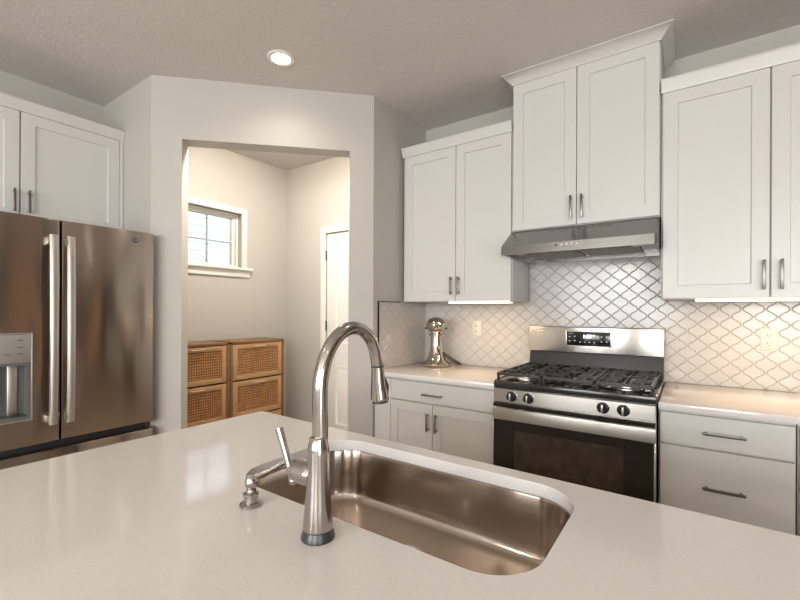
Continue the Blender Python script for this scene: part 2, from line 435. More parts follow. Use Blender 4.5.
upper('white two-door upper cabinet in the corner left of the range hood', FU, .345, -1.712, -.902, UB, UT,
      [(-1.694, -1.286), (-1.282, -.906)], [(-1.311, 1.420, 1.540), (-1.256, 1.420, 1.540)], GU, 0.0, 2.475, .028, False, False, (-1.32, YB, UB))
upper('tall white two-door cabinet above the range hood, reaching the ceiling', FU, .345, -.898, -.130, 1.797, 2.690,
      [(-.894, -.531), (-.527, -.134)], [(-.556, 1.832, 1.962), (-.499, 1.832, 1.962)], GU, 0.0, 2.742, .055, True, True, (-.51, YB, 1.797))
upper('white two-door upper cabinet right of the range hood', FU, .345, -.126, .700, UB, UT,
      [(-.118, .288), (.294, .696)], [(.267, 1.414, 1.547), (.327, 1.414, 1.547)], GU, 0.0, 2.475, .028, False, False, (.29, YB, UB))
FFc = FX(-3.07)
fc_ = upper('white two-door cabinet above the refrigerator', FFc, .325, .175, 1.2085, 1.80, 2.420,
      [(.180, .688), (.694, 1.182)], [(.664, 1.850, 1.978), (.727, 1.850, 1.978)], GU, 0.0, 2.478, .030, False, False, (XL, .69, 1.80))
bm = B(); slab(bm, FFc, 1.1845, 1.2085, 1.80, 2.418, -.0205, .0195); obj('filler_strip', bm, M['cab'], fc_)

BY = 2.185       # base door face plane
FB = FY(BY)
def base_body(c, u0, u1):
    bm = B(); box(bm, FB, u0, u1, -.64, -.021, .10, .880); box(bm, FB, u0, u1, -.64, -.09, 0.002, .10)
    obj('body', bm, M['cab'], c)
c = thing('base_cabinet', 'white base cabinet with one drawer over two doors, left of the range', 'cabinet', (-1.3, YB, 0))
base_body(c, -1.730, -.885)
bm = B(); slab(bm, FB, -1.730, -1.602, .10, .872, -.020, .018); obj('filler_strip', bm, M['cab'], c)
bm = B(); rings(bm, FB, -1.598, -.890, .748, .870, [(0, -.02), (0, -.002), (.0015, 0), (.008, 0)]); d = obj('drawer', bm, M['cab'], c)
pull_h(FB, -1.347, -1.207, .800, 0, d)
for a, b, hu in ((-1.598, -1.284, -1.310), (-1.280, -.890, -1.252)):
    bm = B(); shaker(bm, FB, a, b, .115, .740, -.02, stile=.055); d = obj('door', bm, M['cab'], c); pull_v(FB, hu, .578, .690, 0, d)
c = thing('base_cabinet', 'white base cabinet with a stack of wide drawers, right beside the range', 'cabinet', (.11, YB, 0))
base_body(c, -.117, .336)
for v0, v1, hz in ((.735, .870, .802), (.408, .727, .572), (.115, .400, .34)):
    bm = B(); rings(bm, FB, -.111, .332, v0, v1, [(0, -.02), (0, -.002), (.0015, 0), (.008, 0)]); d = obj('drawer', bm, M['cab'], c)
    pull_h(FB, .042, .184, hz, 0, d)
c = thing('base_cabinet', 'white base cabinet at the right edge of the picture, past the drawer stack', 'cabinet', (.8, YB, 0))
base_body(c, .340, 1.10)
bm = B(); rings(bm, FB, .345, 1.095, .735, .870, [(0, -.02), (0, -.002), (.0015, 0), (.008, 0)]); d = obj('drawer', bm, M['cab'], c)
pull_h(FB, .65, .79, .802, 0, d)
for a, b, hu in ((.345, .718, .69), (.722, 1.095, .75)):
    bm = B(); shaker(bm, FB, a, b, .115, .727, -.02, stile=.055); d = obj('door', bm, M['cab'], c); pull_v(FB, hu, .578, .690, 0, d)

# worktops on the range wall
bm = B(); box(bm, W, -1.734, -.880, 2.160, 2.818, .8845, .914, .003); tag(obj('countertop', bm, M['quartz'], loc=(-1.3, 2.49, .884)), 'pale quartz countertop run left of the range, with the chrome mixer on it', 'countertop')
bm = B(); box(bm, W, -.117, 1.12, 2.160, 2.818, .8845, .914, .003); tag(obj('countertop', bm, M['quartz'], loc=(.5, 2.49, .884)), 'pale quartz countertop run right of the range', 'countertop')

# ------------------------------------------------------------------ ogee tile
TW, TH_ = .0950, .0820
def ogee(F, rects, off_u, off_v, parent, o0=.004, o1=.0085):
    gap = .00095
    def line(k, z):
        th = 2 * PI * z / TH_
        g = .80 * (math.cos(th) - .045 * math.cos(3 * th)) / .955
        return k * TW / 2 + (1 if k % 2 == 0 else -1) * TW / 4 * g
    out = B(); gr = B()
    for (u0, u1, v0, v1) in rects:
        bm = B()
        for k in range(int((u0 - off_u) / (TW / 2)) - 2, int((u1 - off_u) / (TW / 2)) + 3):
            ph = 0 if k % 2 == 0 else TH_ / 2
            for r in range(int((v0 - off_v) / TH_) - 2, int((v1 - off_v) / TH_) + 2):
                zb = r * TH_ + ph; n = 12; Lp, Rp = [], []
                for i in range(n + 1):
                    z = zb + TH_ * i / n
                    Lp.append((line(k, z), z)); Rp.append((line(k + 1, z), z))
                # the touching ends sit where both lines meet
                loop = Rp + Lp[::-1]
                cx = sum(p[0] for p in loop) / len(loop); cz = zb + TH_ / 2
                def ins(d):
                    res = []
                    for a in range(len(loop)):
                        p, q, s = Vector(loop[a - 1]), Vector(loop[a]), Vector(loop[(a + 1) % len(loop)])
                        t1 = (q - p).normalized(); t2 = (s - q).normalized(); t = (t1 + t2).normalized()
                        nrm = Vector((-t.y, t.x)); q2 = q + nrm * d / max(.5, nrm.dot(Vector((-t1.y, t1.x))))
                        if (q2.x - cx) * (q.x - cx) < 0: q2.x = cx
                        res.append(q2)
                    return res
                la, lb = ins(gap), ins(gap + .0030)
                if min(p.x for p in la) + off_u > u1 or max(p.x for p in la) + off_u < u0 or zb + off_v > v1 or zb + TH_ + off_v < v0: continue
                loft(bm, [[Vector((p.x + off_u, o0, p.y + off_v)) for p in la], [Vector((p.x + off_u, o1 - .0015, p.y + off_v)) for p in la],
                          [Vector((p.x + off_u, o1, p.y + off_v)) for p in lb]], cap0=False)
        for co, no in (((u0, 0, 0), (-1, 0, 0)), ((u1, 0, 0), (1, 0, 0)), ((0, 0, v0), (0, 0, -1)), ((0, 0, v1), (0, 0, 1))):
            bmesh.ops.bisect_plane(bm, geom=bm.verts[:] + bm.edges[:] + bm.faces[:], plane_co=co, plane_no=no, clear_outer=True)
        me = bpy.data.meshes.new('t'); bm.to_mesh(me); bm.free(); out.from_mesh(me); bpy.data.meshes.remove(me)
        box(gr, F, u0, u1, 0.0005, o0 + .0015, v0, v1)
    for v_ in out.verts: v_.co = F(*v_.co)
    bmesh.ops.recalc_face_normals(out, faces=out.faces)
    # open tiles: make every front face look out
    c = F(0, 1, 0) - F(0, 0, 0)
    for f in out.faces:
        if f.normal.dot(c) < -0.02: f.normal_flip()
    base = WL[parent.name]; bmesh.ops.translate(out, verts=out.verts, vec=-base)
    me = bpy.data.meshes.new('tiles'); out.to_mesh(me); out.free(); smooth_by_angle(me, 8); me.materials.append(M['tile'])
    o = bpy.data.objects.new('tiles', me); COL.objects.link(o); o.parent = parent; WL[o.name] = base
    obj('grout', gr, M['grout'], parent, smooth=None)
FS = FY(YB)
t = thing('tile_backsplash', 'glossy off-white arabesque tile backsplash along the range wall', 'backsplash', (-.3, YB, .914))
ogee(FS, [(-1.727, -.8995, .9145, 1.3735), (-.8995, -.1285, .9145, 1.655), (-.1285, 1.10, .9145, 1.3735)], .0533, 1.287, t)
t = thing('tile_backsplash', 'glossy arabesque tile panel with dark metal edge on the short wall left of the mixer', 'backsplash', (XR_, 2.5, .914))
ogee(FX(XR_), [(2.228, 2.822, .9145, 1.371)], 2.26, 1.452, t)
bm = B(); box(bm, FX(XR_), 2.222, 2.2275, .0005, .0115, .915, 1.3765); box(bm, FX(XR_), 2.2275, 2.484, .0005, .0115, 1.3715, 1.3765)
obj('edge_trim', bm, M['edge'], t)

# outlets
def outlet(u, z, label):
    c = thing('wall_outlet', label, 'outlet', (u, YB - .009, z)); F = FY(YB - .0088)
    bm = B(); rings(bm, F, u - .035, u + .035, z - .057, z + .057, [(0, 0), (0, .003), (.003, .0055)]); obj('cover_plate', bm, M['plate'], c)
    for dz in (-.021, .021):
        bm = B(); rings(bm, F, u - .017, u + .017, z + dz - .0145, z + dz + .0145, [(0, .005), (0, .0072), (.002, .0082)]); rc = obj('receptacle', bm, M['plate'], c)
        bm = B(); box(bm, F, u - .0085, u - .0055, .0078, .0086, z + dz - .002, z + dz + .007); box(bm, F, u + .0055, u + .0085, .0078, .0086, z + dz - .002, z + dz + .007)
        cyl(bm, F(u, .0078, z + dz - .008), F(u, .0086, z + dz - .008), .0028, 10); obj('slots', bm, M['rubber'], rc)
outlet(-1.287, 1.185, 'white duplex outlet on the tile between the mixer and the range')
outlet(.327, 1.172, 'white duplex outlet on the tile right of the range')

# under-cabinet lights
def led(u0, u1, label):
    c = thing('under_cabinet_light', label, 'light', ((u0 + u1) / 2, 2.53, UB))
    bm = B(); box(bm, W, u0, u1, 2.500, 2.560, UB - .0095, UB - .0005, .002); obj('housing', bm, M['trim'], c)
    bm = B(); box(bm, W, u0 + .004, u1 - .004, 2.497, 2.556, UB - .0115, UB - .0090); box(bm, W, u0 + .004, u1 - .004, 2.4965, 2.4995, UB - .0115, UB - .002); obj('diffuser', bm, M['led'], c)
    l = area('led_glow', (0, 0, 0), (0, 0, 0), (u1 - u0) * .95, .05, 3.2, (1.0, .66, .36)); l.parent = c; l.location = (0, 0, -.022)
    l.data.energy = 3.4 * (u1 - u0)
led(-1.345, -.915, 'lit warm strip light under the corner upper cabinet, above the mixer side')
led(.016, .62, 'lit warm strip light under the upper cabinet right of the hood')

# ------------------------------------------------------------------ range hood
c = thing('range_hood', 'stainless under-cabinet range hood above the stove', 'range hood', (-.51, YB, 1.64))
hx0, hx1 = -.897, -.131
def hs(x, i):  # side section, front corners cut back a little
    return [Vector((x, y, z)) for y, z in ((2.815, 1.794), (2.482, 1.794), (2.308 + i, 1.684), (2.303 + i, 1.634), (2.318 + i, 1.634), (2.325 + i, 1.652), (2.815, 1.652))]
bm = B(); loft(bm, [hs(hx0 - .003, .003), hs(hx0 + .003, 0), hs(hx1 - .012, 0), hs(hx1, .016)])
obj('shell', bm, M['steel_dark'], c, smooth=20)
bm = B()
box(bm, W, hx0, hx0 + .014, 2.325, 2.815, 1.634, 1.652); box(bm, W, hx1 - .014, hx1, 2.330, 2.815, 1.634, 1.652); box(bm, W, hx0, hx1, 2.800, 2.815, 1.634, 1.652)
obj('lower_rim', bm, M['steel_dark'], c)
for a, b in ((-.80, -.52), (-.50, -.22)):
    bm = B(); box(bm, W, a, b, 2.42, 2.72, 1.645, 1.6518, .002)
    for k in range(10): box(bm, W, a + .01, b - .01, 2.435 + k * .028, 2.447 + k * .028, 1.6435, 1.6455)
    obj('grease_filter', bm, M['filter'], c)
for x in (-.805, -.225):
    bm = B(); lathe(bm, [(.026, 1.652), (.026, 1.644), (.018, 1.640), (.001, 1.639)], (x, 2.39, 0)); obj('lamp', bm, M['plate'], c)
bm = B()
for k in range(9):
    a = -.665 + k * .036; sl = Vector((0, -.174, -.110)).normalized()
    for t0 in (.035,):
        p = Vector((0, 2.482, 1.794)) + sl * t0
        nrm = Vector((0, -.534, .845)) * .0006
        vs = [bm.verts.new(Vector((a + dx, p.y, p.z)) + sl * s + nrm) for dx, s in ((0, 0), (.026, 0), (.026, .010), (0, .010))]; bm.faces.new(vs)
ext = bmesh.ops.extrude_face_region(bm, geom=bm.faces[:]); bmesh.ops.translate(bm, verts=[g for g in ext['geom'] if isinstance(g, bmesh.types.BMVert)], vec=(0, .001, -.001))
obj('vent_slots', bm, M['rubber'], c)
Fh = FY(2.3065)
for k in range(5):
    bm = B(); u = -.592 + k * .026; cyl(bm, Fh(u, -.002, 1.667), Fh(u, .004, 1.667), .0062, 14); obj('button', bm, M['rubber'] if k == 0 else M['plate'], c)

# ------------------------------------------------------------------ range
c = thing('gas_range', 'stainless slide-in gas range with black oven door and four knobs', 'stove', (-.5, 2.45, 0))
rx0, rx1 = -.873, -.1235
FR = FY(2.150)
bm = B(); box(bm, W, rx0, rx1, 2.152, 2.790, .06, .900); 
for x in (rx0 + .04, rx1 - .04):
    for y in (2.20, 2.74): cyl(bm, (x, y, 0.001), (x, y, .07), .018, 12)
obj('body', bm, M['steel'], c)
bm = B(); box(bm, W, rx0 - .003, rx1 + .003, 2.142, 2.74, .9005, .938, .006)
obj('cooktop', bm, M['black'], c)
for x in (rx0 - .004, rx1 - .002): bm = B(); box(bm, W, x, x + .006, 2.15, 2.735, .938, .944, .001); obj('cooktop_trim', bm, M['steel'], c)
# control panel, slightly raked
bm = B(); rings(bm, FR, rx0, rx1, .826, .8995, [(0, -.005), (0, .010), (.003, .014), (.010, .014)]); cp = obj('control_panel', bm, M['steel'], c)
for i, u in enumerate((-.772, -.684, -.335, -.250)):
    k_ = B(); z = .863
    lathe(k_, [(.027, .0), (.027, .004), (.0245, .005)], FR(u, .014, z), 28, '-Y'); lathe(k_, [(.023, .004), (.022, .022), (.019, .026), (.001, .027)], FR(u, .014, z), 28, '-Y')
    ko = obj('knob', k_, M['black'], c)
    bm = B(); box(bm, FR, u - .004, u + .004, .038, .050, z - .019, z + .019, .002); obj('grip', bm, M['burner'], ko)
    bm = B()
    lathe(bm, [(.0295, .0135), (.0295, .0165), (.0268, .0165), (.0268, .0135)], FR(u, 0, z), 28, '-Y'); obj('bezel', bm, M['steel'], ko)
# oven door
bm = B(); rings(bm, FR, rx0 + .002, rx1 - .002, .215, .822, [(0, .0), (0, .022), (.004, .026)]); od = obj('oven_door', bm, M['glass_black'], c)
bm = B(); box(bm, FR, rx0 - .001, rx0 + .007, 0, .0275, .215, .80, .001); obj('door_edge_trim', bm, M['steel'], od); bm = B(); box(bm, FR, rx1 - .007, rx1 + .001, 0, .0275, .215, .80, .001); obj('door_edge_trim', bm, M['steel'], od)
bm = B(); rings(bm, FR, -.752, -.248, .33, .690, [(0, .024), (0, .0268), (.002, .027)]); obj('oven_window', bm, M['oven_win'], od)
bm = B()
loft(bm, [[FR(x, o, z) for o, z in ((.052, .752), (.062, .746), (.073, .750), (.0765, .779), (.073, .808), (.062, .812), (.052, .806), (.056, .780))] for x in (rx0 + .020, rx1 + .002)])
box(bm, FR, rx0 + .024, rx0 + .044, .024, .060, .768, .805, .004); box(bm, FR, rx1 - .024, rx1 - .004, .024, .060, .768, .805, .004)
obj('handle', bm, M['steel'], od)
bm = B(); rings(bm, FR, rx0 + .002, rx1 - .002, .07, .208, [(0, .0), (0, .022), (.004, .026)]); obj('storage_drawer', bm, M['steel'], c)
# back guard
bm = B(); loft(bm, [[Vector((x, y, z)) for y, z in ((2.74, .939), (2.765, 1.055), (2.812, 1.055), (2.812, .939))] for x in (rx0 - .0, rx1 + .0)]); obj('backguard_base', bm, M['black'], c)
bm = B(); box(bm, W, rx0 - .006, rx1 + .004, 2.748, 2.815, 1.055, 1.216, .006, 3); bg_ = obj('backguard', bm, M['steel'], c)
FG = FY(2.748)
bm = B(); rings(bm, FG, -.640, -.392, 1.100, 1.186, [(0, 0), (0, .002), (.002, .003)]); dp = obj('display', bm, M['disp'], bg_)
bm = B(); ringbox(bm, FG, -.646, -.386, 1.094, 1.192, .0065, 0, .0035, .001); obj('display_frame', bm, M['burner'], bg_)
text('1:09', .030, FG, -.520, 1.158, .0032, M['digit'], bg_, 'clock_digits')
bm = B()
for u, v in [(-.622, 1.155), (-.592, 1.158), (-.622, 1.128), (-.592, 1.132), (-.560, 1.124), (-.533, 1.124), (-.508, 1.124), (-.480, 1.124), (-.440, 1.158), (-.412, 1.160), (-.440, 1.130), (-.412, 1.130)]:
    bm = B(); box(bm, FG, u - .0045, u + .0045, .0028, .0036, v - .003, v + .003); obj('touch_key', bm, M['mark'], bg_)
bm = B(); box(bm, FG, -.628, -.602, .0028, .0036, 1.174, 1.1765); obj('printed_line', bm, M['mark'], bg_)
# burners and grates
for bx, by, r in ((-.745, 2.29, .046), (-.745, 2.57, .036), (-.257, 2.29, .050), (-.257, 2.57, .036), (-.501, 2.43, .040)):
    bm = B(); lathe(bm, [(r + .012, .9385), (r + .012, .943), (r, .948), (r, .954)], (bx, by, 0)); b_ = obj('burner', bm, M['burner'], c)
    bm = B(); lathe(bm, [(r * .95, .954), (r * .95, .960), (r * .8, .963), (.001, .964)], (bx, by, 0)); obj('burner_cap', bm, M['iron'], b_)
for g0, g1 in ((-.866, -.630), (-.622, -.380), (-.372, -.136)):
    bm = B(); zt = .980; bw = .0055
    y0, y1 = 2.165, 2.715
    def bar(xa, ya, xb, yb, zc=zt - .007, h=.007):
        d = Vector((xb - xa, yb - ya, 0)).normalized(); nn_ = Vector((-d.y, d.x, 0)) * bw
        a, b = Vector((xa, ya, 0)), Vector((xb, yb, 0))
        loft(bm, [[p + nn_ + Vector((0, 0, zc - h)), p + nn_ * .8 + Vector((0, 0, zc + h)), p - nn_ * .8 + Vector((0, 0, zc + h)), p - nn_ + Vector((0, 0, zc - h))] for p in (a, b)])
    bar(g0 + bw, y0, g1 - bw, y0); bar(g0 + bw, y1, g1 - bw, y1); bar(g0 + bw, y0, g0 + bw, y1); bar(g1 - bw, y0, g1 - bw, y1)
    gm = (g0 + g1) / 2; ym = (y0 + y1) / 2
    bar(g0, ym, g1, ym)
    for cy_ in ((y0 + ym) / 2, (ym + y1) / 2):
        bar(g0, cy_, gm - .022, cy_); bar(gm + .022, cy_, g1, cy_)
        for s in (-1, 1):
            ye = y0 if (s < 0 and cy_ < ym) else (y1 if (s > 0 and cy_ > ym) else ym)
            bar(gm, cy_ + s * .022, gm, ye)
            bar(g0 + .045 , cy_ + s * .068, gm - .03, cy_ + s * .068) ; bar(gm + .03, cy_ + s * .068, g1 - .045, cy_ + s * .068)
            bar(g0 + .045, cy_ + s * .068, g0 + .045, ye); bar(g1 - .045, cy_ + s * .068, g1 - .045, ye)
            bar(g0, cy_ + s * .035, gm - .04, cy_ + s * .035); bar(gm + .04, cy_ + s * .035, g1, cy_ + s * .035)
    for x in (g0 + bw, g1 - bw):
        for y in (y0 + .01, ym, y1 - .01): box(bm, W, x - .006, x + .006, y - .006, y + .006, .9382, .968)
    obj('grate', bm, M['iron'], c)

# ------------------------------------------------------------------ refrigerator
c = thing('refrigerator', 'stainless french-door refrigerator with ice and water dispenser', 'refrigerator', (-3.0, .747, 0))
fx = -2.620; fy0, fy1, fs = .292, 1.195, .747; ztop = 1.765
FF = FX(fx)
M['fr_side'] = mat('fridge_side_grey', (0.20, 0.195, 0.19), 0.45)
bm = B(); box(bm, W, XL + .03, fx - .070, fy0 + .003, fy1 - .002, .02, ztop - .012, .003); obj('body', bm, M['fr_side'], c)
def fdoor(y0, y1, z0, z1, name, holes=None):
    bm = B(); rr_ = .010
    rings(bm, FF, y0, y1, z0, z1, [(0.003, -.066), (0, -.062), (0, -rr_), (rr_ * .3, -rr_ * .3), (rr_, 0)])
    return obj(name, bm, M['fridge'], c)
dz0 = .650
# left door with a dispenser recess, built as four slabs around it
hy0, hy1, hz0, hz1 = .400, .632, .780, 1.192
bm = B()
ys = [fy0, hy0, hy1, fs - .003]; zs = [dz0, hz0, hz1, ztop]
grid = [[bm.verts.new(FF(y, 0, z)) for z in zs] for y in ys]
for i in range(3):
    for j in range(3):
        if (i, j) != (1, 1): bm.faces.new((grid[i][j], grid[i + 1][j], grid[i + 1][j + 1], grid[i][j + 1]))
outer = [grid[0][0], grid[1][0], grid[2][0], grid[3][0], grid[3][1], grid[3][2], grid[3][3], grid[2][3], grid[1][3], grid[0][3], grid[0][2], grid[0][1]]
bk = [bm.verts.new(v_.co + Vector((-.066, 0, 0))) for v_ in outer]
for i in range(12): j = (i + 1) % 12; bm.faces.new((outer[i], outer[j], bk[j], bk[i]))
bm.faces.new(bk)
inn = [grid[1][1], grid[2][1], grid[2][2], grid[1][2]]; ib = [bm.verts.new(v_.co + Vector((-.064, 0, 0))) for v_ in inn]
for i in range(4): j = (i + 1) % 4; bm.faces.new((inn[i], inn[j], ib[j], ib[i]))
bm.faces.new(ib)
es = [e for e in bm.edges if e.verts[0] in outer and e.verts[1] in outer]
bmesh.ops.bevel(bm, geom=es, offset=.009, segments=3, affect='EDGES', profile=.5)
ld = obj('door', bm, M['fridge'], c, smooth=35)
rd = fdoor(fs + .003, fy1, dz0, ztop, 'door')
fz = fdoor(fy0, fy1, .075, .612, 'freezer_drawer')
bm = B(); box(bm, W, fx - .069, fx - .055, fy0 + .02, fy1 - .02, .60, .66); obj('door_gasket', bm, M['rubber'], c)
bm = B(); box(bm, FF, fy0 + .06, fy1 - .06, .045, .060, .535, .565, .005, 3)
for y in (fy0 + .08, fy1 - .08): box(bm, FF, y - .012, y + .012, -.002, .05, .540, .560, .003)
obj('handle', bm, M['fr_handle'], fz)
for par, y0, y1 in ((ld, .688, .722), (rd, .757, .791)):
    bm = B(); N = 24; loops = []
    for i in range(N + 1):
        z = .745 + (1.678 - .745) * i / N; s = math.sin(PI * i / N) ** .5 * .012
        loops.append([FF(y0, .050 + s, z), FF(y0 + .003, .061 + s, z), FF((y0 + y1) / 2, .066 + s, z), FF(y1 - .003, .061 + s, z), FF(y1, .050 + s, z), FF((y0 + y1) / 2, .047 + s, z)])
    loft(bm, loops); obj('handle', bm, M['fr_handle'], par)
    for z in (.765, 1.655):
        bm = B(); box(bm, FF, y0 + .006, y1 - .006, -.002, .055, z - .017, z + .017, .003); obj('handle_bracket', bm, M['fr_handle'], par)
# dispenser
M['disp_grey'] = mat('dispenser_panel', (0.42, 0.41, 0.395), 0.35, 0.6)
bm = B(); box(bm, FF, hy0 + .001, hy1 - .001, -.060, .003, 1.056, hz1 - .001, .002); dpn = obj('dispenser_panel', bm, M['disp_grey'], ld)
bm = B()
for u, v in ((.592, 1.163), (.592, 1.130), (.592, 1.098), (.545, 1.098), (.470, 1.163), (.470, 1.13)):
    bm = B(); box(bm, FF, u - .011, u + .011, .0028, .0036, v - .0022, v + .0022); obj('control_mark', bm, M['mark_dark'], dpn)
bm = B(); ringbox(bm, FF, hy0 - .006, hy1 + .006, hz0 - .006, hz1 + .006, .006, 0, .004, .001); obj('dispenser_trim', bm, M['fr_handle'], ld)
M['cavity'] = mat('dispenser_cavity', (0.16, 0.165, 0.165), 0.3, 0.3)
bm = B(); ringbox(bm, FF, hy0 + .001, hy1 - .001, hz0 + .001, 1.055, .012, -.063, -.001, 0); box(bm, FF, hy0 + .003, hy1 - .003, -.063, -.058, hz0 + .003, 1.05); obj('dispenser_cavity', bm, M['cavity'], ld)
bm = B(); box(bm, FF, .462, .515, -.058, -.022, .86, 1.04, .006); obj('paddle', bm, M['disp_grey'], ld)
bm = B(); box(bm, FF, .555, .592, -.058, -.045, .80, 1.045, .004); obj('light_strip', bm, M['fr_handle'], ld)
bm = B(); box(bm, FF, hy0 + .014, hy1 - .014, -.058, -.004, hz0 + .013, hz0 + .020, .001); obj('drip_tray', bm, M['mark_dark'], ld)
# round maker's badge
bm = B(); lathe(bm, [(.0155, 0), (.0155, .0025), (.0140, .0032), (.0005, .0032)], (fx, 1.094, 1.711), 28, 'X'); bd = obj('badge', bm, M['mark_dark'], rd)
text('GE', .017, FF, 1.094, 1.711, .0034, M['burner'], bd, 'badge_letters')

# ------------------------------------------------------------------ pantry drawer units (oak and rattan)
RX = -3.05; FRt = FX(RX)
def rattan_unit(y0, y1, label):
    c = thing('rattan_drawer_unit', label, 'drawer unit', ((RX + XL) / 2, (y0 + y1) / 2, 0), 'oak and rattan drawer units in the pantry')
    bm = B(); zt = 1.052
    for a, b in ((y0, y0 + .022), (y1 - .022, y1)): box(bm, W, XL + .02, RX, a, b, .05, zt, .001)
    box(bm, W, XL + .02, RX, y0, y1, zt - .018, zt, .001); box(bm, W, XL + .02, RX - .002, y0 + .022, y1 - .022, .08, .10); box(bm, W, XL + .02, XL + .03, y0 + .02, y1 - .02, .1, zt - .02)
    obj('case', bm, M['wood'], c)
    for y in (y0 + .02, y1 - .02):
        for x in (XL + .05, RX - .03): bm = B(); cyl(bm, (x, y, 0.001), (x, y, .052), .014, 10); obj('foot', bm, M['wood'], c)
    for z0, z1 in ((.735, 1.030), (.425, .722), (.105, .412)):
        bm = B(); a, b = y0 + .026, y1 - .026; sw = .040
        ringbox(bm, FRt, a, b, z0, z1, sw, -.022, -.004, .002); box(bm, FRt, a + .01, b - .01, -.25, -.022, z0 + .01, z1 - .04)
        d = obj('drawer', bm, M['wood_h'], c)
        bm = B(); box(bm, FRt, a + sw - .002, b - sw + .002, -.016, -.010, z0 + sw - .002, z1 - sw + .002); obj('rattan_panel', bm, M['rattan'], d)
        bm = B(); m_ = (a + b) / 2; box(bm, FRt, m_ - .055, m_ + .055, .012, .022, z1 - .026, z1 - .016, .003)
        for q in (-.045, .045): box(bm, FRt, m_ + q - .005, m_ + q + .005, -.005, .014, z1 - .025, z1 - .017)
        obj('handle', bm, M['pull_w'], d)
rattan_unit(1.978, 2.520, 'oak drawer unit with woven rattan fronts, right one of the pantry pair')
rattan_unit(1.430, 1.972, 'oak drawer unit with woven rattan fronts, left one, partly hidden by the doorway')

# ------------------------------------------------------------------ island
IX0, IY1, IX1, IY0 = -1.385, 1.036, 1.15, -.06
irot = R(-0.9)
def sink_outline(d, n=14, z=0.0, cx=0):
    x0, x1, y0, y1, r = -.906 + d, -.190 - d, .584 + d, .966 - d, max(.096 - d, .02)
    pts = []
    for (qx, qy, a0) in ((x1 - r, y1 - r, 0), (x0 + r, y1 - r, 90), (x0 + r, y0 + r, 180), (x1 - r, y0 + r, 270)):
        for k in range(n + 1):
            a = R(a0 + 90 * k / n); pts.append(Vector((qx + r * math.cos(a), qy + r * math.sin(a), z)))
    for p in pts:   # the far edge bows out a little
        if p.y > .8:
            t_ = (p.x + .548) / .36; p.y += .014 * (1 - min(1, t_ * t_)) * min(1, (p.y - .8) / .1)
    return pts
bm = B()
def rot_i(x, y, z):
    q = Vector((x - IX0, y - IY1, 0)); q.rotate(Matrix.Rotation(irot, 3, 'Z')); return Vector((q.x + IX0, q.y + IY1, z))
outer = [rot_i(*p, .914) for p in ((IX0, IY0), (IX1, IY0), (IX1, IY1), (IX0, IY1))]
inner = sink_outline(0, 14, .914)
ov = [bm.verts.new(p) for p in outer]; iv = [bm.verts.new(p) for p in inner]
edges = [bm.edges.new((ov[i], ov[(i + 1) % 4])) for i in range(4)] + [bm.edges.new((iv[i], iv[(i + 1) % len(iv)])) for i in range(len(iv))]
bmesh.ops.triangle_fill(bm, use_beauty=True, use_dissolve=False, edges=edges)
for f in list(bm.faces):
    c_ = f.calc_center_median()
    # drop any face that fell inside the cutout
    if -.88 < c_.x < -.21 and .61 < c_.y < .94 and all(v_ in iv for v_ in f.verts): bm.faces.remove(f)
ext = bmesh.ops.extrude_face_region(bm, geom=bm.faces[:])
bmesh.ops.translate(bm, verts=[g for g in ext['geom'] if isinstance(g, bmesh.types.BMVert)], vec=(0, 0, -.030))
tag(obj('island_countertop', bm, M['quartz'], loc=(-.1, .5, .884), smooth=30), 'large pale speckled quartz island top in the foreground with the sink cut into it', 'countertop')
c = thing('kitchen_island', 'white island cabinet under the foreground quartz top', 'island', (-.1, .5, 0))
bm = B(); a0, a1, b0, b1 = IX0 + .04, IX1 - .06, IY0 + .25, IY1 - .027
WR = lambda u, o, v: rot_i(u, o, v)
box(bm, WR, a0, a0 + .02, b0, b1, .1, .8835); box(bm, WR, a1 - .02, a1, b0, b1, .1, .8835); box(bm, WR, a0, a1, b0, b0 + .02, .1, .8835)
box(bm, WR, a0, a1, b1 - .010, b1, .1, .8835); box(bm, WR, a0 + .05, a1 - .05, b0 + .05, b1 - .07, .002, .12); obj('body', bm, M['cab'], c)
Fi = lambda u, o, v: rot_i(u, b1 + o, v)
for k in range(4):
    u = a0 + .01 + k * (a1 - a0 - .02) / 4; u2 = u + (a1 - a0 - .02) / 4 - .004
    bm = B(); shaker(bm, Fi, u, u2, .12, .86, .001, .019); d = obj('door', bm, M['cab'], c); pull_v(Fi, u2 - .03, .68, .81, .020, d)
# undermount sink
c = thing('undermount_sink', 'deep single-bowl stainless sink set under the island top', 'sink', (-.548, .775, .735))
bm = B()
prof = [(-.022, .883), (.001, .883), (.003, .878), (.004, .82), (.006, .775), (.009, .757), (.015, .747), (.024, .741), (.036, .739), (.10, .7365), (.15, .735)]
loops = []
for d, z in prof:
    loops.append(sink_outline(d, 14, z))
rows = loft(bm, loops, cap0=False, cap1=True)
bmesh.ops.solidify(bm, geom=bm.faces[:], thickness=0.0012) if False else None
o = obj('bowl', bm, M['sink'], c, smooth=60)
bm = B(); lathe(bm, [(.055, .7355), (.055, .7385), (.046, .7395), (.040, .7365), (.001, .7362)], (-.548, .80, 0)); obj('drain', bm, M['steel'], c)

